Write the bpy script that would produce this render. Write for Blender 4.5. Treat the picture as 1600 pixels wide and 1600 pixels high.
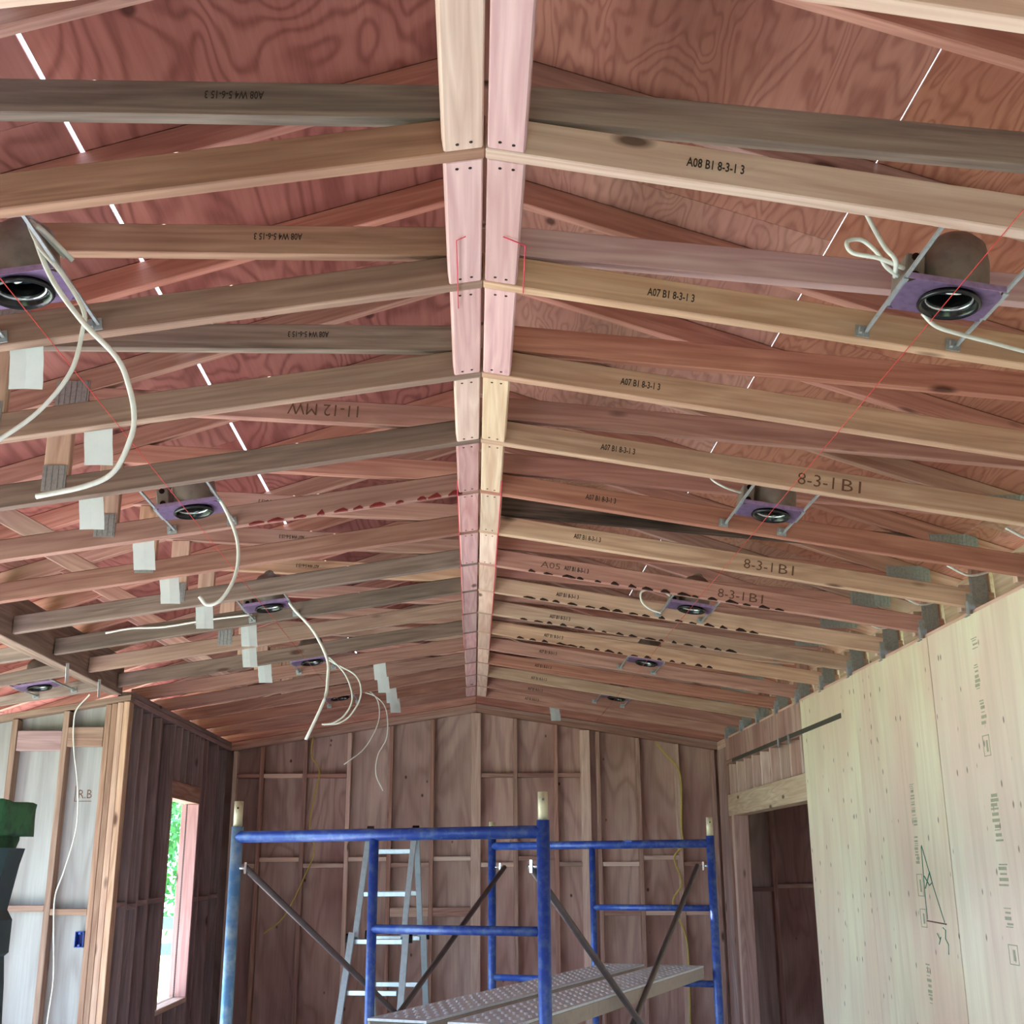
import bpy, bmesh, math, random
from mathutils import Vector, Matrix, noise
R = random.Random(7)
C = bpy.context.scene.collection
SC = bpy.context.scene
for o in list(bpy.data.objects): bpy.data.objects.remove(o)

# ------------------------------------------------------------------ camera, world, light
H = 1.55                                   # eye height
CAMX = -.0196
cam = bpy.data.cameras.new('camera'); camo = bpy.data.objects.new('camera', cam); C.objects.link(camo)
cam.sensor_width = 36; cam.lens = 36 * 1841.9 / 1600; cam.clip_start = .05; cam.clip_end = 500
pt, yw, rl = .2933, .0328, -.0056
fwd = Vector((math.sin(yw) * math.cos(pt), math.cos(yw) * math.cos(pt), math.sin(pt)))
rt = Vector((math.cos(yw), -math.sin(yw), 0)); up = rt.cross(fwd)
c_, s_ = math.cos(rl), math.sin(rl)
rt2 = rt * c_ + up * s_; up2 = up * c_ - rt * s_
camo.matrix_world = Matrix(((rt2.x, up2.x, -fwd.x, CAMX), (rt2.y, up2.y, -fwd.y, 0), (rt2.z, up2.z, -fwd.z, H), (0, 0, 0, 1)))
SC.camera = camo
w = bpy.data.worlds.new('sky'); SC.world = w; w.use_nodes = True
bg = w.node_tree.nodes['Background']; bg.inputs[0].default_value = (.49, .76, 1, 1); bg.inputs[1].default_value = 9.5
sun = bpy.data.lights.new('sun', 'SUN'); suno = bpy.data.objects.new('sun', sun); C.objects.link(suno)
sun.energy = 46; sun.angle = .01; sun.color = (.93, .98, 1)
suno.rotation_euler = Vector((.70, -.25, -.66)).to_track_quat('-Z', 'Y').to_euler()
vs = SC.view_settings
vs.view_transform = 'Standard'; vs.look = 'None'; vs.gamma = 1; vs.use_curve_mapping = False; vs.exposure = 0.34

# ------------------------------------------------------------------ helpers
def lin(r, g, b):
    f = lambda v: (v / 255 / 12.92) if v <= 10 else ((v / 255 + .055) / 1.055) ** 2.4
    return (f(r), f(g), f(b), 1)

class NT:
    def __init__(s, name):
        s.m = bpy.data.materials.new(name); s.m.use_nodes = True
        s.t = s.m.node_tree; s.n = s.t.nodes; s.b = s.n['Principled BSDF']
    def add(s, t, **kw):
        x = s.n.new(t)
        for k, v in kw.items(): setattr(x, k, v)
        return x
    def link(s, a, b): s.t.links.new(a, b)
    def val(s, sock, v):
        if hasattr(v, 'links') or hasattr(v, 'is_output'): s.link(v, sock)
        else: sock.default_value = v
    def math(s, op, a, b=0.0, clamp=False):
        x = s.add('ShaderNodeMath', operation=op, use_clamp=clamp); s.val(x.inputs[0], a); s.val(x.inputs[1], b); return x.outputs[0]
    def mix(s, f, a, b):
        x = s.add('ShaderNodeMix', data_type='RGBA'); s.val(x.inputs[0], f); s.val(x.inputs[6], a); s.val(x.inputs[7], b); return x.outputs[2]
    def coords(s, scale, off=True):
        tc = s.add('ShaderNodeTexCoord'); mp = s.add('ShaderNodeMapping'); mp.inputs['Scale'].default_value = scale
        s.link(tc.outputs['Object'], mp.inputs['Vector'])
        if off:
            oi = s.add('ShaderNodeObjectInfo'); k = s.math('MULTIPLY', oi.outputs['Random'], 57.0)
            cb = s.add('ShaderNodeCombineXYZ')
            for i in range(3): s.link(k, cb.inputs[i])
            s.link(cb.outputs[0], mp.inputs['Location'])
        return mp.outputs[0]
    def noise(s, vec, scale=1, detail=4, rough=.55, dist=0):
        x = s.add('ShaderNodeTexNoise'); x.inputs['Scale'].default_value = scale; x.inputs['Detail'].default_value = detail
        x.inputs['Roughness'].default_value = rough; x.inputs['Distortion'].default_value = dist
        s.link(vec, x.inputs['Vector']); return x.outputs['Fac']
    def ramp(s, f, lo, hi):
        x = s.add('ShaderNodeMapRange', clamp=True); s.link(f, x.inputs[0]); x.inputs[1].default_value = lo; x.inputs[2].default_value = hi; return x.outputs[0]
    def knots(s, scale, r0, r1, gate):
        v = s.add('ShaderNodeTexVoronoi'); v.inputs['Scale'].default_value = 1; s.link(s.coords(scale), v.inputs['Vector'])
        d = s.ramp(v.outputs['Distance'], r1, r0)
        sp = s.add('ShaderNodeSeparateColor'); s.link(v.outputs['Color'], sp.inputs[0])
        return s.math('MULTIPLY', d, s.math('GREATER_THAN', sp.outputs[0], gate))
    def vary(s, col, amt, hue=.01, sat=.86, h0=.494):
        oi = s.add('ShaderNodeObjectInfo'); h = s.add('ShaderNodeHueSaturation')
        s.link(col, h.inputs['Color']); r = oi.outputs['Random']
        s.link(s.math('ADD', s.math('MULTIPLY', r, amt), 1 - amt / 2), h.inputs['Value'])
        r2 = s.math('FRACT', s.math('MULTIPLY', r, 17.31))
        s.link(s.math('ADD', s.math('MULTIPLY', r2, hue), h0 - hue / 2), h.inputs['Hue'])
        r3 = s.math('FRACT', s.math('MULTIPLY', r, 41.7))
        s.link(s.math('ADD', s.math('MULTIPLY', r3, .2), sat - .1), h.inputs['Saturation'])
        return h.outputs[0]
    def finish(s, col, rough=.75, bump=None, bs=.1, bd=.002):
        s.link(col, s.b.inputs['Base Color']); s.b.inputs['Roughness'].default_value = rough
        s.b.inputs['Specular IOR Level'].default_value = .25
        if bump is not None:
            b = s.add('ShaderNodeBump'); b.inputs['Strength'].default_value = bs; b.inputs['Distance'].default_value = bd
            s.link(bump, b.inputs['Height']); s.link(b.outputs[0], s.b.inputs['Normal'])
        return s.m

def lumber(name, light, dark, stain=None, samt=.5, vary=.3, knot=.60):
    t = NT(name)
    g = t.noise(t.coords((1.6, 45, 45)), 1, 5, .6, .4)
    rings = t.noise(t.coords((.7, 9, 9)), 1, 2, .5, .2)
    rr = t.math('FRACT', t.math('MULTIPLY', rings, 9.0))
    rr = t.math('ABSOLUTE', t.math('SUBTRACT', rr, .5))
    f = t.math('ADD', t.math('MULTIPLY', t.ramp(g, .3, .72), .8), t.math('MULTIPLY', rr, .9), True)
    col = t.mix(f, light, dark)
    big = t.ramp(t.noise(t.coords((.9, 5, 5)), 1, 3), .35, .7)
    col = t.mix(t.math('MULTIPLY', big, .35), col, dark)
    if stain:
        st = t.ramp(t.noise(t.coords((1.1, 14, 14)), 1, 5, .65, .3), .45, .68)
        col = t.mix(t.math('MULTIPLY', st, samt), col, stain)
    k = t.knots((2.6, 7.5, 7.5), .07, .15, knot)
    col = t.mix(t.math('MULTIPLY', k, .85), col, lin(72, 38, 26))
    return t.finish(t.vary(col, vary), .78, g, .25, .001)

def plywood(name, light, mid, dark, scale=(1.0, 3.0, 3.0), rings=14, amt=.5, knotgate=.8, tone=.2, specks=False, spcol=None, sat=.75, ks=(3.2, 4.2, 4.2)):
    t = NT(name)
    n = t.noise(t.coords(scale), 1, 2.2, .45, .55)
    fr = t.math('SINE', t.math('MULTIPLY', n, float(rings) * 6.283))
    e = t.math('POWER', t.math('ADD', t.math('MULTIPLY', fr, .5), .5), 2.5)
    fine = t.noise(t.coords((3, 60, 60)), 1, 4, .6)
    f = t.math('ADD', t.math('MULTIPLY', e, amt), t.math('MULTIPLY', t.ramp(fine, .35, .75), .3), True)
    patch = t.ramp(t.noise(t.coords((.8, 2.0, 2.0)), 1, 3), .4, .62)
    col = t.mix(f, t.mix(patch, light, mid), dark)
    k = t.knots(ks, .05, .105, knotgate)
    col = t.mix(t.math('MULTIPLY', k, .9), col, lin(70, 34, 28))
    if specks:
        k2 = t.knots((11, 24, 24), .11, .22, .76)
        col = t.mix(t.math('MULTIPLY', k2, .75), col, spcol or lin(90, 60, 45))
    return t.finish(t.vary(col, tone, .012, sat, .5), .8, fine, .2, .001)

def plain(name, col, rough=.5, metal=0.0, nz=None, nscale=30, namt=.5):
    t = NT(name)
    a = t.add('ShaderNodeRGB'); a.outputs[0].default_value = col; c = a.outputs[0]
    f = t.noise(t.coords((nscale,) * 3), 1, 4, .6)
    c = t.mix(t.math('MULTIPLY', t.ramp(f, .45, .7), namt), c, nz or tuple(v * .7 for v in col[:3]) + (1,))
    t.b.inputs['Metallic'].default_value = metal
    m = t.finish(c, rough, f, .1, .0006)
    t.b.inputs['Specular IOR Level'].default_value = .5
    return m

M = {}
M['fir'] = lumber('pale_fir', lin(240, 208, 188), lin(206, 164, 142))
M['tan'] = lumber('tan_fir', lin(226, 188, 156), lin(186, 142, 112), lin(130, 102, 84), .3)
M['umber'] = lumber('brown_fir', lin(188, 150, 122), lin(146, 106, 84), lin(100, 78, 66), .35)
M['shade_red'] = lumber('shaded_red_fir', lin(178, 126, 106), lin(136, 86, 70))  # red fir darkened: shade on the window-side chords put into the colour
M['shade_grey'] = lumber('shaded_weathered_fir', lin(150, 126, 112), lin(110, 88, 76), lin(72, 62, 58), .5)  # weathered fir, darkened further to paint in shade on the window-side chords
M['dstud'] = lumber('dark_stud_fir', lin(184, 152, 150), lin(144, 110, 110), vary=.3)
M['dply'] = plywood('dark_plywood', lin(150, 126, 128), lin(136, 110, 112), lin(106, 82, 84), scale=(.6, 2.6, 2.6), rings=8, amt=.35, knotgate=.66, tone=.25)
M['red'] = lumber('red_fir', lin(210, 150, 126), lin(166, 104, 84))
M['grey'] = lumber('weathered_fir', lin(178, 154, 138), lin(130, 104, 92), lin(82, 72, 68), .55)
M['dark'] = lumber('water_stained_fir', lin(140, 116, 100), lin(80, 62, 56), lin(30, 25, 25), .9)
M['rose'] = lumber('rosy_fir', lin(232, 186, 182), lin(198, 142, 140))
M['yellow'] = lumber('yellow_fir', lin(226, 202, 170), lin(192, 156, 124))
M['stud'] = lumber('stud_fir', lin(202, 160, 140), lin(156, 110, 94), vary=.3)
M['roof'] = plywood('roof_plywood', lin(164, 108, 100), lin(144, 88, 82), lin(98, 48, 44), tone=.16, sat=1.05, knotgate=.62)
M['roofR'] = plywood('roof_plywood_tan', lin(176, 126, 108), lin(160, 106, 92), lin(116, 68, 56), sat=1.0, scale=(1.6, 6.5, 6.5), amt=.4, tone=.16, knotgate=.70)
M['wallply'] = plywood('wall_plywood', lin(206, 166, 152), lin(176, 128, 118), lin(134, 88, 80), scale=(.6, 2.6, 2.6), rings=8, amt=.35, knotgate=.55, tone=.25, ks=(5, 7, 7), sat=.85)
M['frontply'] = plywood('grey_plywood', lin(178, 176, 176), lin(166, 160, 158), lin(128, 118, 116), scale=(.5, 3, 3), rings=6, amt=.3, knotgate=.8, tone=.1)
M['paleply'] = plywood('pale_plywood', lin(242, 228, 190), lin(236, 202, 172), lin(214, 184, 148), scale=(.35, 4, 4), rings=5, amt=.28, knotgate=1.1, tone=.08, specks=True, spcol=lin(104, 76, 60))
M['galv'] = plain('galvanised_steel', lin(176, 180, 184), .42, .5, lin(130, 134, 140), 60)
M['plate'] = plain('toothed_plate_steel', lin(158, 158, 158), .45, .35, lin(112, 112, 114), 90)
M['violet'] = plain('zinc_frame', lin(168, 140, 184), .4, .4, lin(120, 98, 134), 50)
M['can'] = plain('dull_housing_steel', lin(140, 128, 122), .45, .35, lin(104, 94, 90), 25)
M['black'] = plain('black_enamel', lin(14, 14, 16), .25)
M['chrome'] = plain('bright_ring', lin(210, 215, 218), .15, .9)
M['lens'] = plain('dark_reflector', lin(52, 66, 72), .12, .7)
M['orange'] = plain('orange_plug', lin(226, 96, 52), .5)
M['cable'] = plain('white_cable', lin(228, 226, 220), .45)
M['ycable'] = plain('yellow_cable', lin(205, 178, 92), .5)
M['paper'] = plain('tag_paper', lin(244, 248, 250), .7, 0, lin(228, 234, 240), 20, .3)
M['string'] = plain('red_string', lin(214, 62, 62), .8)
M['pink'] = plain('pink_string', lin(226, 70, 96), .8)
M['ink'] = plain('black_ink', lin(48, 36, 30), .8)
M['pencil'] = plain('pencil_mark', lin(106, 72, 54), .8)
M['stamp'] = plain('faded_stamp_ink', lin(176, 170, 142), .85)
M['green'] = plain('green_marker', lin(60, 122, 100), .85)
M['bark'] = plain('bark_wane', lin(46, 24, 20), .95, 0, lin(84, 44, 34), 40)
M['rbark'] = plain('red_bark_wane', lin(120, 34, 34), .95, 0, lin(70, 24, 22), 40)
M['nail'] = plain('nail_head', lin(50, 36, 32), .6, .4)
M['blue'] = plain('chipped_blue_paint', lin(24, 56, 136), .4, .2, lin(96, 118, 150), 30, .55)
M['bluelt'] = plain('worn_blue_paint', lin(84, 128, 172), .4, .3, lin(170, 186, 190), 14, .7)
M['cream'] = plain('worn_pin_steel', lin(190, 180, 150), .5, .3, lin(130, 120, 100), 30)
M['brace'] = plain('brown_brace_steel', lin(92, 82, 84), .45, .6)
M['alum'] = plain('ladder_aluminium', lin(176, 190, 200), .35, .6)
M['plank'] = plain('plank_aluminium', lin(190, 196, 204), .55, .0, lin(150, 156, 164), 70)
M['plankside'] = plain('plank_rail', lin(150, 136, 128), .5, .1)
M['boxblue'] = plain('blue_plastic', lin(24, 66, 160), .4)
M['gpost'] = plain('dark_teal_steel', lin(22, 42, 52), .5, .1, lin(42, 66, 70), 12)
M['ghead'] = plain('green_cap', lin(40, 88, 52), .8, 0, lin(10, 30, 28), 22, 1.0)
M['strap'] = plain('dark_strap_steel', lin(84, 78, 70), .75, .1)
M['concrete'] = plain('floor_concrete', lin(214, 208, 206), .85, 0, lin(194, 188, 184), 2)
M['ground'] = plain('dry_ground', lin(112, 128, 86), .95, 0, lin(140, 140, 104), 1.2)
M['leaf'] = plain('green_leaves', lin(70, 128, 66), .7, 0, lin(120, 170, 90), 6)
M['trunk'] = plain('tree_bark', lin(92, 72, 56), .9)
M['fence'] = plain('blue_grey_fence', lin(110, 130, 150), .8)

def tag(o, label, cat, group=None, kind=None):
    if label: o['label'] = label
    if cat: o['category'] = cat
    if group: o['group'] = group
    if kind: o['kind'] = kind
    return o
def empty(name, loc=(0, 0, 0), rot=None):
    o = bpy.data.objects.new(name, None); C.objects.link(o)
    m = Matrix.Translation(Vector(loc))
    if rot is not None: m = m @ rot
    o.matrix_world = m; o.empty_display_size = .1; WM[o.name] = m; return o
WM = {}
def link(name, me, mat, parent=None, mw=None):
    o = bpy.data.objects.new(name, me); C.objects.link(o)
    if mat is not None:
        me.materials.clear(); me.materials.append(M[mat] if isinstance(mat, str) else mat)
    mw = mw or Matrix(); WM[o.name] = mw
    if parent is not None:
        o.parent = parent; o.matrix_parent_inverse = Matrix(); o.matrix_local = WM[parent.name].inverted() @ mw
    else: o.matrix_world = mw
    return o
def structure(name, parent=None):
    o = empty(name); o['kind'] = 'structure'; return o
def bm_obj(name, bm, mat, parent=None, mw=None, smooth=False, bev=0):
    if bev: bmesh.ops.bevel(bm, geom=bm.edges[:] , offset=bev, segments=1, affect='EDGES', clamp_overlap=True)
    bmesh.ops.recalc_face_normals(bm, faces=bm.faces[:])
    me = bpy.data.meshes.new(name); bm.to_mesh(me); bm.free()
    if smooth:
        for p in me.polygons: p.use_smooth = True
    return link(name, me, mat, parent, mw)
def frame(o, x, z):
    x = Vector(x).normalized(); z = Vector(z); y = z.cross(x).normalized(); z = x.cross(y)
    return Matrix(((x.x, y.x, z.x, o[0]), (x.y, y.y, z.y, o[1]), (x.z, y.z, z.z, o[2]), (0, 0, 0, 1)))
def bxb(bm, lo, hi):
    vs_ = [bm.verts.new((x, y, z)) for x in (lo[0], hi[0]) for y in (lo[1], hi[1]) for z in (lo[2], hi[2])]
    for f in ((0, 1, 3, 2), (4, 6, 7, 5), (0, 4, 5, 1), (2, 3, 7, 6), (0, 2, 6, 4), (1, 5, 7, 3)): bm.faces.new([vs_[i] for i in f])
def box(name, lo, hi, mat, parent=None, grain=None, bev=.003):
    """world-aligned board; local X runs along its grain"""
    lo, hi = Vector(lo), Vector(hi); d = hi - lo; c = (lo + hi) / 2
    if grain is None: grain = max(range(3), key=lambda i: d[i])
    ax = [(1, 0, 0), (0, 1, 0), (0, 0, 1)]
    z = ax[2] if grain != 2 else ax[0]
    mw = frame(c, ax[grain], z)
    iv = mw.to_3x3().inverted(); h = iv @ (d / 2); h = Vector((abs(h.x), abs(h.y), abs(h.z)))
    bm = bmesh.new(); bxb(bm, -h, h)
    return bm_obj(name, bm, mat, parent, mw, bev=min(bev, min(d) * .3))
def bar(name, a, b, wd, ht, mat, parent=None, up_=(0, 0, 1), bev=.002):
    a, b = Vector(a), Vector(b); L = (b - a).length; mw = frame(a, b - a, up_)
    bm = bmesh.new(); bxb(bm, (0, -wd / 2, -ht / 2), (L, wd / 2, ht / 2))
    return bm_obj(name, bm, mat, parent, mw, bev=min(bev, wd * .3, ht * .3))
def prism(name, pts, y0, y1, ang, mat, parent=None, bev=.003):
    """polygon in XZ extruded along Y, local X along the member"""
    o = Vector((pts[0][0], y0, pts[0][1])); mw = frame(o, (math.cos(ang), 0, math.sin(ang)), (-math.sin(ang), 0, math.cos(ang)))
    iv = mw.inverted(); bm = bmesh.new(); n = len(pts)
    A = [bm.verts.new(iv @ Vector((x, y0, z))) for x, z in pts]; B = [bm.verts.new(iv @ Vector((x, y1, z))) for x, z in pts]
    bm.faces.new(A); bm.faces.new(B[::-1])
    for i in range(n): bm.faces.new((A[i], A[(i + 1) % n], B[(i + 1) % n], B[i]))
    return bm_obj(name, bm, mat, parent, mw, bev=bev)
def clip(poly, a, b, c):
    """keep a*x+b*z+c >= 0"""
    out = []; n = len(poly)
    for i in range(n):
        p, q = poly[i], poly[(i + 1) % n]; dp = a * p[0] + b * p[1] + c; dq = a * q[0] + b * q[1] + c
        if dp >= 0: out.append(p)
        if (dp < 0) != (dq < 0):
            t = dp / (dp - dq); out.append((p[0] + t * (q[0] - p[0]), p[1] + t * (q[1] - p[1])))
    return out
def smooth_path(pts, k=6):
    P = [Vector(p) for p in pts]; P = [P[0] * 2 - P[1]] + P + [P[-1] * 2 - P[-2]]; out = []
    for i in range(1, len(P) - 2):
        a, b, c, d = P[i - 1:i + 3]
        for j in range(k):
            t = j / k; out.append(.5 * ((2 * b) + (c - a) * t + (2 * a - 5 * b + 4 * c - d) * t * t + (3 * b - a - 3 * c + d) * t ** 3))
    out.append(P[-2]); return out
def tube_bm(bm, pts, r, n=8):
    P = [Vector(p) for p in pts]; rings = []; ref = Vector((.13, .31, .94)).normalized()
    for i, p in enumerate(P):
        d = (P[min(i + 1, len(P) - 1)] - P[max(i - 1, 0)]).normalized()
        s = d.cross(ref)
        if s.length < .2: s = d.cross(Vector((1, 0, 0)))
        s.normalize(); u = s.cross(d); rr = r[i] if isinstance(r, (list, tuple)) else r
        rings.append([bm.verts.new(p + (s * math.cos(2 * math.pi * j / n) + u * math.sin(2 * math.pi * j / n)) * rr) for j in range(n)])
    for a, b in zip(rings, rings[1:]):
        for j in range(n): bm.faces.new((a[j], a[(j + 1) % n], b[(j + 1) % n], b[j]))
    bm.faces.new(rings[0][::-1]); bm.faces.new(rings[-1])
def tube(name, pts, r, mat, parent=None, n=8, smooth=False, k=6, mw=None):
    bm = bmesh.new(); tube_bm(bm, smooth_path(pts, k) if smooth else pts, r, n)
    o = bm_obj(name, bm, mat, parent, mw, smooth=True); return o
TXT = {}
def text(name, body, length, height, o, x, upv, mat, parent, weight=.018):
    """flat printed lettering lying on a face; o = lower left corner"""
    key = (body, weight)
    if key not in TXT:
        cu = bpy.data.curves.new('lettering', 'FONT'); cu.body = body; cu.size = 1; cu.resolution_u = 2; cu.offset = weight
        ob = bpy.data.objects.new('lettering', cu); C.objects.link(ob)
        dg = bpy.context.evaluated_depsgraph_get(); me = bpy.data.meshes.new_from_object(ob.evaluated_get(dg)); bpy.data.objects.remove(ob)
        TXT[key] = me
    me = TXT[key].copy(); xs = [v.co.x for v in me.vertices]; ys = [v.co.y for v in me.vertices]
    sx = length / (max(xs) - min(xs)); sy = height / (max(ys) - min(ys)); mx, my = min(xs), min(ys)
    for v in me.vertices: v.co = ((v.co.x - mx) * sx, (v.co.y - my) * sy, 0)
    x = Vector(x).normalized(); u = Vector(upv).normalized(); z = x.cross(u)
    mw = Matrix(((x.x, u.x, z.x, o[0]), (x.y, u.y, z.y, o[1]), (x.z, u.z, z.z, o[2]), (0, 0, 0, 1)))
    return link(name, me, mat, parent, mw)

# ------------------------------------------------------------------ main dimensions
Y1, S, HR, SL = 2.2425, .6096, 3.0581, .1585      # first truss, spacing, ridge underside, ceiling slope
RA, RS = 3.81, .332                               # roof sheathing underside at ridge, roof slope
XR, XL = 2.27, -2.29
YB = 11.30
YK = lambda k: Y1 + (k - 1) * S
ORD = ['', 'first', 'second', 'third', 'fourth', 'fifth', 'sixth', 'seventh', 'eighth', 'ninth', 'tenth', 'eleventh', 'twelfth', 'thirteenth', 'fourteenth', 'fifteenth', 'sixteenth', 'seventeenth']
NTH = lambda k: ORD[16 - k]                       # truss k counted from the back wall
AB = math.atan(SL); AR = math.atan(RS)

# ------------------------------------------------------------------ floor, ground
fl = box('floor', (-4.5, -1.3, -.15), (3.4, 11.5, 0), 'concrete', None, 1, .002); fl['kind'] = 'structure'
bm = bmesh.new(); bxb(bm, (-40, -40, -.35), (40, 40, -.16)); g = bm_obj('ground', bm, 'ground'); g['kind'] = 'structure'

# ------------------------------------------------------------------ roof sheathing
roof = structure('ceiling')
def sheet(x0, x1, y0, y1, sgn, mat):
    """plywood sheet lying on the roof slope between |x| x0..x1"""
    a = Vector((sgn * x0, y0, RA - RS * x0)); slope = Vector((sgn, 0, -RS)).normalized(); L = (x1 - x0) / math.cos(AR)
    nrm = Vector((sgn * RS, 0, 1)).normalized()
    mw = frame(a, (0, 1, 0), nrm); iv = mw.to_3x3().inverted(); e = iv @ slope
    bm = bmesh.new(); s = 1 if e.y > 0 else -1
    bxb(bm, (0, min(0, s * L), 0), (y1 - y0, max(0, s * L), .014))
    bm_obj('plywood_sheet', bm, mat, roof, mw)
for sgn, rows in ((-1, [(0.0, 1.098, 0), (1.110, 2.29, 1.2), (2.293, 3.47, 0), (3.473, 4.6, 1.2)]), (1, [(0.0, 1.104, .6), (1.1075, 2.29, 0), (2.293, 3.0, 1.2)])):
    for x0, x1, st in rows:
        y = -1.4 - st + YK(0) % S
        while y < 11.6:
            ya, yb = max(y, -1.4), min(y + 4 * S, 11.7)
            if yb - ya > .1: sheet(x0, x1, ya + .001, yb - .001, sgn, 'roof' if sgn < 0 else 'roofR')
            y += 4 * S
# ------------------------------------------------------------------ trusses
ctop = lambda x: HR - SL * x + .0895              # top of bottom chord at |x|
tbot = lambda x: RA - RS * x - .0935              # underside of top chord
MATL = {0: 'fir', 1: 'umber', 2: 'umber', 3: 'umber', 4: 'shade_grey', 5: 'shade_red', 6: 'shade_red', 7: 'shade_grey', 8: 'shade_grey', 9: 'umber', 10: 'shade_grey', 11: 'shade_red', 12: 'shade_red', 13: 'shade_red', 14: 'shade_red', 15: 'shade_red'}
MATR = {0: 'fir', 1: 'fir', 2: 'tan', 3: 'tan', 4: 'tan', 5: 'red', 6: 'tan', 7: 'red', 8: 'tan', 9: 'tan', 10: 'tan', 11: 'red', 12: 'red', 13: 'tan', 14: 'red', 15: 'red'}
WEBL = {1: 'grey', 2: 'umber', 3: 'grey', 4: 'red', 5: 'red', 6: 'red'}
WEBR = {1: 'grey', 2: 'rose', 3: 'red', 4: 'red', 5: 'red', 6: 'dark', 7: 'red', 8: 'red'}
FEAT = {0: 'of clean pale boards', 1: 'with printed code and weathered grey upper board', 2: 'with printed code on tan boards', 3: 'with knotty grey upper board',
        4: 'with pencilled numbers on tan board', 5: 'with red bark along its lower edge', 6: 'with black stained upper board', 7: 'of reddish board with wavy wane',
        8: 'with dark bark notches on lower edge', 9: 'of pale yellowish boards with bark notches', 10: 'with grey board and bark notches', 11: 'of reddish boards holding a paper tag'}
def m2(pts, s): return [(s * x, z) for x, z in pts] if s > 0 else [(s * x, z) for x, z in pts][::-1]
def plate(name, x0, x1, z0, z1, y, parent, ribs=True):
    bm = bmesh.new(); bxb(bm, (x0, y - .0022, z0), (x1, y - .0004, z1))
    if ribs:
        n = max(3, int((x1 - x0) / .018))
        for i in range(n):
            xx = x0 + (x1 - x0) * (i + .5) / n; bxb(bm, (xx - .003, y - .0042, z0 + .004), (xx + .003, y - .002, z1 - .004))
    bm_obj(name, bm, 'plate', parent)
def bark(parent, sgn, x0, x1, y, mat, n, amp, seed):
    """irregular strips of bark wane left along the near lower edge of a chord"""
    rr = random.Random(seed)
    for i in range(n):
        a = x0 + (x1 - x0) * (i + rr.uniform(.0, .25)) / n; b = a + (x1 - x0) / n * rr.uniform(.35, .85)
        zz = lambda x, d: HR - SL * x + d
        h = amp * rr.uniform(.5, 1.2)
        top = [(a, zz(a, .001)), ((2 * a + b) / 3, zz((2 * a + b) / 3, h)), ((a + 2 * b) / 3, zz((a + 2 * b) / 3, h * rr.uniform(.5, 1))), (b, zz(b, .001))]
        bm = bmesh.new()
        A = [bm.verts.new((sgn * x, y - .0018, z)) for x, z in top]; B = [bm.verts.new((sgn * x, y + .020 * rr.uniform(.4, 1), zz(x, -.0015))) for x, z in top]
        Cc = [bm.verts.new((sgn * x, y - .0018, zz(x, -.0015))) for x, z in top]
        bm.faces.new(A + Cc[::-1][0:0] + [Cc[3], Cc[2], Cc[1], Cc[0]]); bm.faces.new(Cc + B[::-1])
        bm_obj('bark_edge', bm, mat, parent)
trusses = {}
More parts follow.
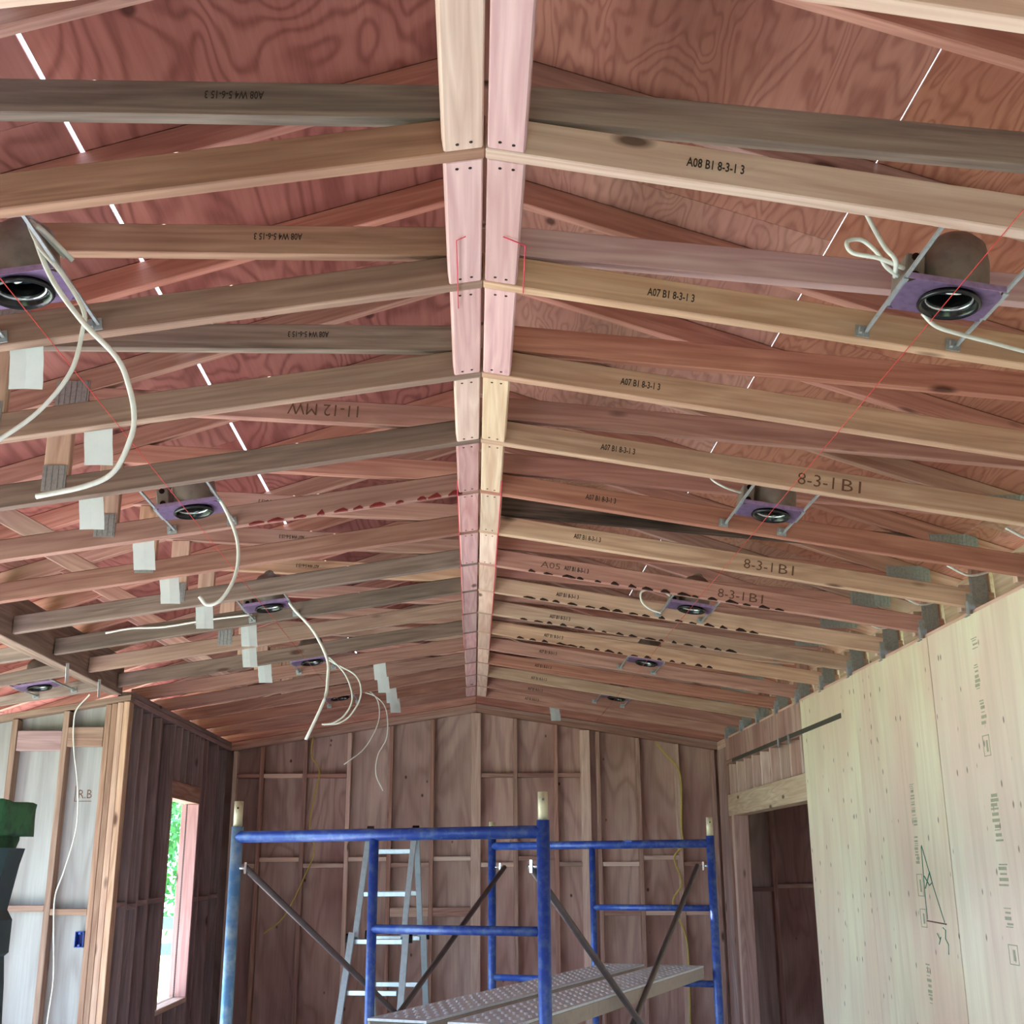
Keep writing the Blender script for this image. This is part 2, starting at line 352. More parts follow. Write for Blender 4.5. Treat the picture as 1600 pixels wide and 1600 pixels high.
for k in range(-1, 16):
    y0 = YK(k); y1 = y0 + .038
    n = 16 - k
    feat = FEAT.get(k, 'of plain reddish boards')
    t = tag(empty('roof_truss', (0, y0, HR)), f'scissor roof truss {feat}, {NTH(k)} from the back wall', 'truss', 'scissor trusses under the roof')
    trusses[k] = t
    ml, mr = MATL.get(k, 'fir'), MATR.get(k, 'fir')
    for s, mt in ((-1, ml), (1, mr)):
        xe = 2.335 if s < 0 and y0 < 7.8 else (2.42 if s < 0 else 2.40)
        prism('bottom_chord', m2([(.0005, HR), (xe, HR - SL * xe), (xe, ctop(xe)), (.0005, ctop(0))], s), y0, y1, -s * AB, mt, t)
        xo = 4.35 if s < 0 else 2.85
        prism('top_chord', m2([(.0005, tbot(0)), (xo, tbot(xo)), (xo, tbot(xo) + .092), (.0005, tbot(0) + .092)], s), y0, y1, -s * AR, 'red' if (k + s) % 3 else 'stud', t)
        # sloping inner web
        if s < 0: b0, sl = (3.136, 0.0) if k <= 3 else (3.094, .053)
        else: b0, sl = 3.147, -.092
        poly = [(.006, b0), (2.3, b0 + sl * 2.294), (2.3, b0 + sl * 2.294 + .087), (.006, b0 + .087)]
        poly = clip(poly, SL, 1, -(HR + .0905)); poly = clip(poly, -RS, -1, RA - .0945)
        if s > 0: poly = clip(poly, -1, 0, 2.28)
        prism('web_board', m2(poly, s), y0 + .0008, y1 - .0008, s * math.atan(sl), (WEBL if s < 0 else WEBR).get(k, ('red', 'stud', 'tan')[k % 3]), t)
        # king post piece at the ridge
    zt = 3.136 if k <= 3 else 3.175
    top = min(zt if k <= 3 else 3.094 + .053 * 1.53, tbot(1.575)) - .001
    prism('web_post', [(-1.575, ctop(1.575) + .001), (-1.485, ctop(1.485) + .001), (-1.485, top), (-1.575, top)], y0 + .0008, y1 - .0008, math.pi / 2, 'tan', t)
    bz = lambda x: 2.862 + .55 * (x - 1.87)
    dg_ = [(1.60, bz(1.60)), (2.5, bz(2.5)), (2.5, bz(2.5) + .09), (1.60, bz(1.6) + .09)]
    dg_ = clip(dg_, SL, 1, -(HR + .0905)); dg_ = clip(dg_, -RS, -1, RA - .0945); dg_ = clip(dg_, -1, 0, 2.32); dg_ = clip(dg_, 1, 0, -1.58)
    if len(dg_) > 2: prism('web_board', m2(dg_, -1), y0 + .0016, y1 - .0016, -math.atan(.55), 'stud', t)
    kp = [(-.044, ctop(0) + .09), (.044, ctop(0) + .09), (.044, tbot(.044)), (-.044, tbot(.044))]
    prism('king_post', kp, y0 + .0016, y1 - .0016, math.pi / 2, 'stud', t)
    if k < 10: plate('nail_plate', -1.575, -1.49, HR - SL * 1.53 + .035, ctop(1.53) + .045, y0, t)
    if k <= 4: plate('nail_plate', -1.56, -1.44, tbot(1.5) - .04, tbot(1.5) + .06, y0, t)
    # heel at the plywood wall
    prism('heel_post', [(2.30, ctop(2.30) + .001), (2.385, ctop(2.385) + .001), (2.385, tbot(2.385) - .001), (2.30, tbot(2.3) - .001)], y0 + .0008, y1 - .0008, math.pi / 2, 'stud', t)
    plate('nail_plate', 2.12, 2.35, tbot(2.24) - .012, tbot(2.24) + .075, y0, t)
    plate('nail_plate', 2.285, 2.37, HR - SL * 2.33 + .02, HR - SL * 2.33 + .16, y0, t)
    bm = bmesh.new(); bxb(bm, (2.262, y0 - .004, 2.665), (2.30, y0 - .001, 2.76)); bxb(bm, (2.255, y0 - .028, 2.66), (2.262, y0 - .001, 2.72)); bxb(bm, (2.262, y0 - .004, 2.655), (2.28, y1 + .004, 2.66))
    bm_obj('metal_tie', bm, 'galv', t)
    if y0 < 7.8:                                   # tail of the truss beyond the beam
        prism('chord_tail', m2([(2.425, HR - SL * 2.425), (4.3, HR - SL * 4.3), (4.3, min(ctop(4.3), tbot(4.3))), (3.63, min(ctop(3.63), tbot(3.63))), (2.425, ctop(2.425))], -1), y0, y1, AB, 'grey', t)
    # printed and pencilled marks
    if k >= 1:
        xd = Vector((1, 0, -SL)).normalized(); ud = Vector((SL, 0, 1)).normalized()
        code = 'A08 B1 8-3-1 3' if k == 1 else 'A07 B1 8-3-1 3'
        text('printed_mark', code, .128, .024, (.44, y0 - .0012, HR - SL * .44 + .033), xd, ud, 'ink', t)
        if k <= 3: text('printed_mark', 'A08 W4 5-6-15 3', .130, .021, (-.489, y0 - .0008, 3.197), (-1, 0, 0), (0, 0, -1), 'ink', t)
        if k in (5, 6, 7, 8):
            text('printed_mark', 'A07 W4 5-6-15 3', .13, .02, (-.9, y0 - .0004, 3.094 + .053 * .9 + .058), (-1, 0, .053), (-.053, 0, -1), 'ink', t)
    if k == 4:
        text('pencilled_mark', '11-12 MW', .26, .045, (-.45, y0 - .0004, 3.094 + .053 * .45 + .068), (-1, 0, .053), (-.053, 0, -1), 'pencil', t, -.004)
    if k in (4, 6, 7):
        xm = 1.16 + .07 * (k > 4)
        text('pencilled_mark', '8-3-1', .135, .046, (xm, y0 - .0012, HR - SL * xm + .018), xd, ud, 'pencil', t, -.004)
        text('pencilled_mark', 'B1', .07, .046, (xm + .162, y0 - .0012, HR - SL * (xm + .162) + .018), xd, ud, 'pencil', t, -.004)
    if k == 7: text('pencilled_mark', 'A05', .1, .032, (.32, y0 - .0012, HR - SL * .32 + .03), xd, ud, 'pencil', t, -.004)
    if k == 5: bark(t, -1, .06, .95, y0, 'rbark', 11, .016, 5)
    if k in (7, 8, 9, 10): bark(t, 1, .25, 1.6, y0, 'bark', 16, .013, k)
# ------------------------------------------------------------------ ridge blocks
BM_ = {(0, -1): 'fir', (0, 1): 'rose', (1, -1): 'rose', (1, 1): 'rose', (2, -1): 'rose', (2, 1): 'rose', (3, -1): 'fir', (3, 1): 'yellow', (4, -1): 'rose', (4, 1): 'yellow', (5, -1): 'rose', (5, 1): 'yellow'}
for k in range(-1, 15):
    for s in (-1, 1):
        j = R.uniform(-.004, .004); x0, x1 = .004, .091 + j
        nx = Vector((s, 0, -SL)).normalized(); nz = Vector((s * SL, 0, 1)).normalized()
        ya, yb = YK(k) + .0385, YK(k + 1) - .0005
        a = Vector((s * x0, ya, HR - SL * x0 + .002)); mw = frame(a, (0, 1, 0), nz); e = mw.to_3x3().inverted() @ nx
        bm = bmesh.new(); sy = 1 if e.y > 0 else -1; wd = x1 - x0
        bxb(bm, (0, min(0, sy * wd), 0), (yb - ya, max(0, sy * wd), .038))
        side = 'window' if s < 0 else 'plywood'
        o = bm_obj('ridge_block', bm, BM_.get((k, s), 'rose' if s < 0 else 'fir'), None, mw, bev=.004)
        tag(o, f'ridge block on the {side}-wall side just behind the {NTH(k)} truss from the back wall', 'wood block', 'blocks along the ridge')
        if 0 <= k < 7:
            for xx, yy in ((.03, .03), (.06, .028), (.028, yb - ya - .03), (.058, yb - ya - .026)):
                bm = bmesh.new(); p = mw @ Vector((yy, sy * xx, -.0004))
                bmesh.ops.create_cone(bm, cap_ends=True, segments=8, radius1=.004, radius2=.004, depth=.002); bm_obj('nail', bm, 'nail', o, Matrix.Translation(p))
# ------------------------------------------------------------------ beam along the window-wall side and blocks over the plywood wall
bmn = box('support_beam', (-2.42, -1.2, 2.655), (-2.338, 7.86, 2.90), 'grey', None, 1, .004)
tag(bmn, 'long wooden beam carrying the truss ends beside the window wall', 'beam')
for k in range(-1, 16):
    ya, yb = YK(k) + .039, min(YK(k + 1) - .001, YB + .0)
    o = box('eave_block', (2.402, ya, 2.70), (2.42, yb, 2.905), 'yellow', None, 1, .001)
    tag(o, f'pale eave block over the plywood wall just behind the {NTH(k)} truss from the back wall', 'wood block', 'eave blocks')
    box('vent_stop', (2.30, ya + .12, 2.71), (2.401, ya + .16, 2.84), 'fir', o, 2, .002)

# ------------------------------------------------------------------ plywood wall (wall_right)
wr = structure('wall_right')
for i, (a, b) in enumerate(((7.062, 8.26), (5.836, 7.057), (4.616, 5.824), (3.392, 4.607), (2.172, 3.388), (.952, 2.168), (-.268, .948), (-1.2, -.272))):
    box('plywood_sheet', (XR, a, 0.01), (XR + .012, b, 2.66), 'paleply', wr, 2, .0012)
box('plywood_sheet', (XR + .001, 8.265, 2.4705), (XR + .013, 10.83, 2.66), 'wallply', wr, 2, .0012)
for z in (2.605, 2.645): box('top_plate', (XR + .014, -1.2, z), (XR + .145, 11.28, z + .0385), 'fir', wr, 1)
box('sill_plate', (XR + .014, -1.2, .0), (XR + .145, 8.25, .038), 'stud', wr, 1)
y = -1.1
while y < 8.2: box('stud', (XR + .015, y, .04), (XR + .104, y + .038, 2.604), 'stud', wr, 2, .002); y += .4064
bm = bmesh.new(); bxb(bm, (XR + .146, -1.2, -.15), (XR + .16, 7.9, 2.69)); bm_obj('outer_sheathing', bm, 'wallply', wr)
bm = bmesh.new(); bxb(bm, (XR + .146, 7.902, 2.313), (XR + .16, 11.39, 2.69)); bm_obj('outer_sheathing', bm, 'wallply', wr)
# header over the opening, cripples, trimmer
box('header', (XR, 8.262, 1.985), (XR + .13, 10.86, 2.17), 'yellow', wr, 1)
box('trimmer', (XR, 10.62, 0), (XR + .12, 10.66, 1.984), 'stud', wr, 2); box('king_stud', (XR, 10.662, 0), (XR + .12, 10.75, 1.984), 'fir', wr, 2)
box('stud', (XR, 10.87, 0), (XR + .12, 10.91, 2.60), 'stud', wr, 2); box('stud', (XR, 11.2, 0), (XR + .1, 11.24, 2.60), 'stud', wr, 2)
box('trimmer', (XR + .013, 8.27, 0), (XR + .12, 8.308, 1.984), 'fir', wr, 2)
box('cripple_plate', (XR, 8.262, 2.432), (XR + .12, 10.86, 2.47), 'stud', wr, 1)
y = 8.30
while y < 10.85: box('cripple_stud', (XR, y, 2.172), (XR + .1, y + .038, 2.431), 'fir', wr, 2, .002); y += .3
for i, y in enumerate((8.265, 9.48)): box('plywood_sheet', (XR + .101, y, 2.172), (XR + .113, y + 1.21, 2.43), 'wallply', wr, 2, .001)
box('plywood_sheet', (XR + .002, 10.912, 0.01), (XR + .012, 11.19, 2.6), 'wallply', wr, 2, .001)
# stamps and marker drawing on the sheets
def wallmark(name, y0, y1, z0, z1, mat, kind):
    bm = bmesh.new(); X0, X1 = XR - .0012, XR - .0002
    a, b = min(y0, y1), max(y0, y1); lo, hi = min(z0, z1), max(z0, z1); q = .004
    if kind == 'frame':
        bxb(bm, (X0, a, lo), (X1, b, lo + q)); bxb(bm, (X0, a, hi - q), (X1, b, hi)); bxb(bm, (X0, a, lo), (X1, a + q, hi)); bxb(bm, (X0, b - q, lo), (X1, b, hi))
        bxb(bm, (X0, a + .3 * (b - a), lo + .2 * (hi - lo)), (X1, a + .55 * (b - a), lo + .75 * (hi - lo)))
    else:
        z = lo; rr = random.Random(int(lo * 1000))
        while z < hi:
            h = rr.choice((.004, .008, .014)); i0 = rr.uniform(0, .25); i1 = rr.uniform(.75, 1)
            bxb(bm, (X0, a + (b - a) * i0, z), (X1, a + (b - a) * i1, min(z + h, hi))); z += h + rr.choice((.006, .012))
    return bm_obj(name, bm, mat, wr)
for y0, y1, z0, z1, kd in ((6.29, 6.22, 1.75, 1.96, 0), (6.30, 6.24, 1.56, 1.70, 0), (6.31, 6.23, 1.40, 1.51, 1), (6.31, 6.23, 1.25, 1.34, 1), (6.31, 6.25, .89, 1.077, 0),
                           (5.31, 5.22, 1.65, 1.856, 0), (5.32, 5.21, 1.464, 1.556, 0), (5.3, 5.22, 1.295, 1.383, 0), (5.3, 5.21, 1.145, 1.227, 1), (5.31, 5.24, 2.5, 2.55, 0), (5.32, 5.26, 2.318, 2.429, 0), (5.3, 5.24, 2.157, 2.265, 0), (5.31, 5.24, 2.016, 2.109, 1), (5.08, 4.99, .82, .98, 0)):
    wallmark('ink_stamp', y0, y1, z0, z1, 'stamp', 'frame' if kd else 'bars')
def stroke(name, pts, wd, mat):
    bm = bmesh.new(); tube_bm(bm, [(XR - .001, y, z) for y, z in pts], wd, 6); bm_obj(name, bm, mat, wr)
stroke('marker_line', [(6.20, 1.645), (6.215, 1.40), (6.215, 1.29)], .0022, 'green'); stroke('marker_line', [(6.195, 1.65), (6.09, 1.45), (5.99, 1.285)], .0022, 'green')
stroke('marker_line', [(6.22, 1.284), (5.97, 1.278)], .0035, 'pencil')
stroke('marker_line', [(6.2, 1.5), (6.14, 1.455), (6.1, 1.47), (6.12, 1.52), (6.19, 1.45), (6.2, 1.44)], .003, 'green')
stroke('marker_line', [(6.02, 1.26), (5.99, 1.25), (6.0, 1.21), (5.97, 1.185), (5.98, 1.14)], .0025, 'green'); stroke('marker_line', [(6.1, 1.23), (6.07, 1.2), (6.09, 1.18), (6.06, 1.215)], .0025, 'green')
st = bar('metal_strap', (XR - .004, 7.34, 2.45), (XR - .004, 10.56, 2.452), .006, .032, 'strap', None); tag(st, 'long dark perforated steel strap nailed across the plywood wall above the opening', 'strap')
for i, yy in enumerate((8.6, 8.9)):
    bm = bmesh.new(); bxb(bm, (-.012, -.03, -.05), (-.009, .02, .02)); bxb(bm, (-.03, -.03, -.052), (-.009, .02, -.049)); bm_obj('bent_tab', bm, 'galv', st, Matrix.Translation((XR, yy, 2.45)))

# ------------------------------------------------------------------ back wall (wall_back)
wb = structure('wall_back'); YS = YB + .09
xs = [-2.25, -2.0, -1.6, -1.19, -.80, -.41, 0.0, .37, .75, 1.03, 1.15, 1.53, 1.9, 2.24]
pz = lambda x: HR - SL * abs(x) - .085
for i, (a, b) in enumerate(((-2.42, -1.19), (-1.19, .0), (.0, 1.15), (1.15, 2.38), (2.384, 3.3))):
    poly = [(a, 0), (b, 0), (b, 3.1 - SL * abs(b)), (a, 3.1 - SL * abs(a))]
    prism('plywood_sheet', poly, YS + .001, YS + .012, math.pi / 2, 'wallply', wb, 0)
for s in (-1, 1):
    for d in (0.0, .0385):
        prism('top_plate', m2([(.0005, HR - .08 + d), (2.40, HR - .08 + d - SL * 2.4), (2.40, HR - .042 + d - SL * 2.4), (.0005, HR - .042 + d)], s), YB, YS, -s * AB, 'stud', wb)
    prism('gable_chord', m2([(.0005, HR), (2.40, HR - SL * 2.4), (2.40, ctop(2.4)), (.0005, ctop(0))], s), YB + .0, YB + .038, -s * AB, 'red', wb)
    prism('gable_sheet', m2([(0, HR - .02), (2.40, HR - SL * 2.4 - .02), (2.9, RA - RS * 2.9 - .01), (0, RA - .004)], s), YS + .013, YS + .024, 0, 'roof', wb, 0)
for i, x in enumerate(xs):
    wd = .09 if abs(x) < .01 or x == 1.03 else .038
    box('stud', (x - wd / 2, YB, .04), (x + wd / 2, YS, pz(abs(x) + wd / 2) - .0), 'stud' if i % 3 else 'fir', wb, 2)
def blk(xa, xb, z, h=.038):
    box('block', (xa + .021, YB + .004, z - h / 2), (xb - .021, YS - .004, z + h / 2), 'fir' if R.random() < .5 else 'stud', wb, 0, .002)
for i in range(len(xs) - 1):
    a, b = xs[i], xs[i + 1]
    if b - a < .2: continue
    if a in (0.0,): a += .026
    if b in (0.0, 1.03): b -= .026
    if (xs[i] >= -2.25 and xs[i + 1] <= -1.15) or (0 <= xs[i] and xs[i + 1] <= 1.04): blk(a, b, 2.385)
    blk(a, b, 1.60 + (.035 if i % 2 else -.02))
    if (-.85 < xs[i] < -.1) or xs[i] >= 1.1: blk(a, b, 1.17, .08)
box('sill_plate', (-2.29, YB, 0), (2.38, YS, .038), 'stud', wb, 0)
# room beyond the opening: same back wall carries on
for x in (2.74, 3.2): box('stud', (x, YB, .04), (x + .038, YS, 2.3), 'stud', wb, 2)
for a, b, z in ((2.36, 2.739, 1.33), (2.779, 3.2, 1.36)): box('block', (a, YB + .004, z), (b, YS - .004, z + .038), 'stud', wb, 0, .002)
wc = structure('wall_closet'); box('plywood_sheet', (3.30, 8.0, 0), (3.312, 11.4, 2.4), 'wallply', wc, 2, 0)
box('plywood_sheet', (2.44, 7.98, 0), (3.312, 7.995, 2.4), 'wallply', wc, 2, 0)
cl2 = structure('ceiling_closet'); box('plywood_sheet', (2.41, 7.98, 2.30), (3.31, 11.38, 2.312), 'wallply', cl2, 1, 0)

# ------------------------------------------------------------------ window wall (wall_left) and the wall face beside it
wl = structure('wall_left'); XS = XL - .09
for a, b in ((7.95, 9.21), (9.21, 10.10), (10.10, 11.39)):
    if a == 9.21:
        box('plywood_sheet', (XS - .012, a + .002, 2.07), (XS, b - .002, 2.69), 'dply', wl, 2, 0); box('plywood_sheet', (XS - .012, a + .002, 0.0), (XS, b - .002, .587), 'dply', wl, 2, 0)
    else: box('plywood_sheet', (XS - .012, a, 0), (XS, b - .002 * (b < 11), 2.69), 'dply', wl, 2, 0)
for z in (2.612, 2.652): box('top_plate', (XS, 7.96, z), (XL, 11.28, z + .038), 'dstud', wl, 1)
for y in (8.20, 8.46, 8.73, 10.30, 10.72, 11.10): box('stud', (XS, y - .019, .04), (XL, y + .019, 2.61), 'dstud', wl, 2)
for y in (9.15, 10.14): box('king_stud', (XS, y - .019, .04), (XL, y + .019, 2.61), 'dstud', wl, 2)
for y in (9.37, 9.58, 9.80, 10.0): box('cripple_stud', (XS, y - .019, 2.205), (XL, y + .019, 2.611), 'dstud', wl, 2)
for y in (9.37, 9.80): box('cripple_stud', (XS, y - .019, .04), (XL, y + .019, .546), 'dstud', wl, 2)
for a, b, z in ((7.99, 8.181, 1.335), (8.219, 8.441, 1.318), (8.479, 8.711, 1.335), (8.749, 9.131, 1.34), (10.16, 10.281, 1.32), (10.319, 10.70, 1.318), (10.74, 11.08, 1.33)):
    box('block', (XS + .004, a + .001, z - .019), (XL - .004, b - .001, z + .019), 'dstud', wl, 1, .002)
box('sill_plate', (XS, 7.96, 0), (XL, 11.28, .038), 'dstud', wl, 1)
win = empty('window_1', (XL, 9.65, .587)); win['kind'] = 'structure'
box('head', (XS - .03, 9.17, 2.07), (XL, 10.12, 2.2), 'stud', win, 1); box('jamb', (XS - .03, 9.17, .589), (XL, 9.208, 2.068), 'stud', win, 2)
box('jamb', (XS - .05, 10.10, .589), (XL, 10.12, 2.068), 'rose', win, 2); box('sill', (XS - .05, 9.17, .549), (XL, 10.12, .587), 'fir', win, 1)
# wall face turned to the camera
wf = structure('wall_front'); YF = 7.90; YFS = YF + .09
zc = lambda x: HR - SL * abs(x) - .03
for a, b in ((-2.43, -3.2), (-3.204, -4.3)): prism('plywood_sheet', [(b, 0), (a, 0), (a, zc(a)), (b, zc(b))], YFS + .001, YFS + .012, math.pi / 2, 'frontply', wf, 0)
for x, mt, wd in ((-2.312, 'tan', .038), (-2.352, 'tan', .038), (-2.392, 'umber', .036), (-2.43, 'umber', .036), (-2.70, 'umber', .038), (-3.03, 'umber', .038), (-3.43, 'umber', .038), (-3.83, 'umber', .038), (-4.23, 'umber', .038)):
    box('stud', (x - wd / 2, YF - (.006 if x > -2.37 else 0), .04), (x + wd / 2, YFS, zc(abs(x) + .02) - .04), mt, wf, 2)
box('flat_board', (-2.68, YF, 2.325), (-2.45, YF + .038, 2.452), 'umber', wf, 0); box('flat_board', (-3.01, YF + .01, 2.30), (-2.72, YF + .048, 2.43), 'dstud', wf, 0)
for a, b, z in ((-2.68, -2.449, 1.30), (-3.01, -2.72, 1.322), (-3.41, -3.05, 1.31), (-3.81, -3.45, 1.32)): box('block', (a, YF + .002, z - .019), (b, YFS - .002, z + .019), 'umber', wf, 0, .002)
for a, b in ((-2.29, -4.3),): prism('top_plate', [(b, zc(b) - .04), (a, zc(a) - .04), (a, zc(a)), (b, zc(b))], YF, YFS, AB, 'umber', wf)
box('sill_plate', (-4.3, YF, 0), (-2.29, YFS, .038), 'umber', wf, 0)
text('pencilled_mark', 'R.B', .085, .055, (-2.60, YFS - .0004, 2.0), (1, 0, 0), (0, 0, 1), 'pencil', wf, -.004)
for lo, hi in (((-.05, 0, -.01), (.06, .001, -.006)), ((-.05, 0, -.006), (-.046, .001, .09))):
    bm = bmesh.new(); bxb(bm, lo, hi); bm_obj('pencilled_line', bm, 'pencil', wf, Matrix.Translation((-2.575, YFS - .0004, 1.99)))
# outer wall of the side bay: unseen, its sheets and openings added to steer daylight
ws = structure('wall_side_unseen')
for y in (-1.2, 1.8, 4.8, 7.86): box('post', (-4.38, y, 0), (-4.29, y + .09, 2.33), 'stud', ws, 2)
box('plywood_sheet', (-4.40, -1.2, 0), (-4.388, 0.0, 2.33), 'wallply', ws, 2, 0); box('plywood_sheet', (-4.40, .002, 0), (-4.388, 1.8, 2.33), 'wallply', ws, 2, 0); box('plywood_sheet', (-4.40, 6.9, 0), (-4.388, 7.9, 2.33), 'wallply', ws, 2, 0); box('plywood_sheet', (-4.40, -1.32, 0), (-2.5, -1.308, 2.35), 'wallply', ws, 2, 0)
box('post_beam', (-4.38, -1.2, 2.235), (-4.29, 7.95, 2.325), 'stud', ws, 1)

wq = structure('wall_rear_added')  # unseen wall added behind the camera to cut frontal light, doorway sized for it
for a, b, z0, z1 in ((-2.5, 2.4, 2.05, 2.66), (.8, 2.4, 0, 2.05), (-2.5, -.8, 0, 2.05)): box('plywood_sheet', (a, -1.32, z0), (b, -1.305, z1), 'wallply', wq, 2, 0)
for sg in (-1, 1): prism('gable_sheet', m2([(.0005, 2.662), (2.9, 2.662), (2.9, RA - RS * 2.9 - .01), (.0005, RA - .01)], sg), -1.32, -1.308, 0, 'roof', wq, 0)

# ------------------------------------------------------------------ blue outlet box
t = tag(empty('outlet_box', (-2.46, YF - .0, 1.09)), 'blue plastic outlet box nailed to a corner stud', 'outlet box')
bm = bmesh.new()
for lo, hi in (((0, .0, 0), (.055, .07, .004)), ((0, 0, .091), (.055, .07, .095)), ((0, 0, 0), (.004, .07, .095)), ((.051, 0, 0), (.055, .07, .095)), ((0, .066, 0), (.055, .07, .095))): bxb(bm, lo, hi)
bm_obj('box_shell', bm, 'boxblue', t, Matrix.Translation((-2.506, YF - .008, 1.09)))
for z in (.012, .083):
    bm = bmesh.new(); bxb(bm, (.02, -.002, z - .006), (.035, .02, z + .006)); bm_obj('screw_ear', bm, 'boxblue', t, Matrix.Translation((-2.506, YF - .008, 1.09)))

# ------------------------------------------------------------------ recessed lights
def recessed_light(x, kf, label, group, near=False):
    s = 1 if x > 0 else -1
    y = Y1 + (kf - 1) * S; fr = (kf - math.floor(kf)) * S; z = HR - SL * abs(x)
    rot = Matrix.Rotation(s * AB, 4, 'Y')
    t = tag(empty('recessed_light', (x, y, z), rot), label, 'ceiling light', group)
    mw = WM[t.name]
    def part(name, bm, mat, par=t, sm=False): return bm_obj(name, bm, mat, par, mw, smooth=sm)
    bm = bmesh.new(); n = 28; ri, ro = .070, 1
    # pan with a round aperture
    inner = [bm.verts.new((.01 + .072 * math.cos(2 * math.pi * i / n), .072 * math.sin(2 * math.pi * i / n), .012)) for i in range(n)]
    outer = []
    for i in range(n):
        c, q = math.cos(2 * math.pi * i / n), math.sin(2 * math.pi * i / n); m_ = max(abs(c) / .118, abs(q) / .080); outer.append(bm.verts.new((c / m_, q / m_, .012)))
    for i in range(n): bm.faces.new((inner[i], inner[(i + 1) % n], outer[(i + 1) % n], outer[i]))
    bmesh.ops.solidify(bm, geom=bm.faces[:], thickness=.002)
    for yy in (-.082, .078): bxb(bm, (-.118, yy, .012), (.118, yy + .002, .028))
    part('mounting_pan', bm, 'violet')
    # trim ring, reflector, lens
    def lathe(prof, n=28, cx=.01):
        bm = bmesh.new(); rg = []
        for r, zz in prof: rg.append([bm.verts.new((cx + r * math.cos(2 * math.pi * i / n), r * math.sin(2 * math.pi * i / n), zz)) for i in range(n)])
        for a, b in zip(rg, rg[1:]):
            for i in range(n): bm.faces.new((a[i], a[(i + 1) % n], b[(i + 1) % n], b[i]))
        return bm, rg
    bm, rg = lathe([(.074, .008), (.077, .002), (.070, -.004), (.062, .004), (.060, .05), (.058, .09)]); part('collar', bm, 'black', sm=True)
    bm, rg = lathe([(.057, .022), (.060, .017), (.057, .013), (.053, .017), (.054, .024)]); part('trim_ring', bm, 'chrome', sm=True)
    bm, rg = lathe([(.056, .06), (.03, .085), (.004, .09)]); bm.faces.new(rg[-1]); part('reflector', bm, 'lens', sm=True)
    bm, rg = lathe([(.081, .014), (.083, .05), (.082, .11), (.072, .16), (.05, .182), (.004, .186)], cx=.02); bm.faces.new(rg[-1]); h = part('housing', bm, 'can', sm=True)
    bm = bmesh.new(); bxb(bm, (-.118, -.05, .014), (-.07, .06, .10)); bmesh.ops.bevel(bm, geom=bm.edges[:], offset=.004, segments=1, affect='EDGES'); jb = part('junction_box', bm, 'can')
    for yy in (-.02, .03):
        bm = bmesh.new(); bmesh.ops.create_cone(bm, cap_ends=True, segments=10, radius1=.011, radius2=.011, depth=.003, matrix=Matrix.Translation((-.094, -.0515, .06 + yy)) @ Matrix.Rotation(math.pi / 2, 4, 'X')); part('knockout', bm, 'black', jb)
    bm = bmesh.new(); tube_bm(bm, smooth_path([(-.09, .0, .10), (-.05, 0, .145), (0, 0, .19), (.035, 0, .205), (.05, 0, .185)]), .008, 8); part('flex_conduit', bm, 'galv', sm=True)
    bm = bmesh.new(); tube_bm(bm, smooth_path([(.0, .02, .055), (.0, -.01, .03), (.02, -.03, .02), (.035, -.03, .028)]), .004, 6); pt_ = part('lead_wire', bm, 'cable', sm=True)
    bm = bmesh.new(); tube_bm(bm, [(.035, -.03, .028), (.06, -.025, .034)], .007, 8); part('plug', bm, 'orange', pt_, True)
    for xx in (-.122, .122):
        bm = bmesh.new(); bxb(bm, (xx - .004, -fr + .040, .018), (xx + .004, S - fr - .003, .026)); bxb(bm, (xx - .007, -.07, .014), (xx + .007, .07, .020)); b = part('hanger_bar', bm, 'galv')
        for yy, dr in ((S - fr - .004, -1), (-fr + .0405, 1)):
            bm = bmesh.new(); bxb(bm, (xx - .028, min(yy, yy + dr * .003), .005), (xx + .010, max(yy, yy + dr * .003), .038)); bxb(bm, (xx - .02, min(yy, yy + dr * .014), .012), (xx - .012, max(yy, yy + dr * .014), .03))
            part('bracket', bm, 'galv', b)
    return t
pos = [1.6, 4.6, 7.52, 10.38, 13.25]
between = {1.6: 'fifteenth and fourteenth', 4.6: 'twelfth and eleventh', 7.52: 'ninth and eighth', 10.38: 'sixth and fifth', 13.25: 'third and second'}
for i, k in enumerate(pos):
    recessed_light(1.14, k, f'open recessed light housing on the plywood-wall slope between {between[k]} trusses from the back', 'recessed light housings')
    recessed_light(-1.125, k, f'open recessed light housing on the window-wall slope between {between[k]} trusses from the back', 'recessed light housings')
recessed_light(-2.72, 9.45, 'open recessed light housing in the side bay beyond the support beam', 'recessed light housings')

# ------------------------------------------------------------------ truss tags
for k, x in ((2, -1.21), (3, -1.205), (4, -1.41), (5, -1.385), (6, -1.43), (7, -1.405), (8, -1.29), (9, -1.395), (10, -1.405), (11, -.70), (12, -.72), (13, -.70), (14, -.71), (15, .71)):
    bm = bmesh.new(); n = 6; L = .115
    rows = []
    for i in range(n + 1):
        zz = .03 - (L + .03) * i / n; c = .006 * math.sin(i / n * 2 + k); sh = R.uniform(-.0012, .0012) + .018 * (i / n)
        rows.append([bm.verts.new((-.044 + sh, c - .006 * (i / n), zz)), bm.verts.new((0 + sh, c - .004 - .006 * (i / n), zz)), bm.verts.new((.044 + sh, c - .006 * (i / n), zz))])
    for a, b in zip(rows, rows[1:]):
        for j in range(2): bm.faces.new((a[j], a[j + 1], b[j + 1], b[j]))
    bmesh.ops.solidify(bm, geom=bm.faces[:], thickness=.0008)
    o = bm_obj('paper_tag', bm, 'paper', None, Matrix.Translation((x, YK(k) + .046, HR - SL * abs(x))))
    tag(o, f'white paper tag hanging from the {NTH(k)} truss from the back wall', 'paper tag', 'paper tags stapled to trusses')
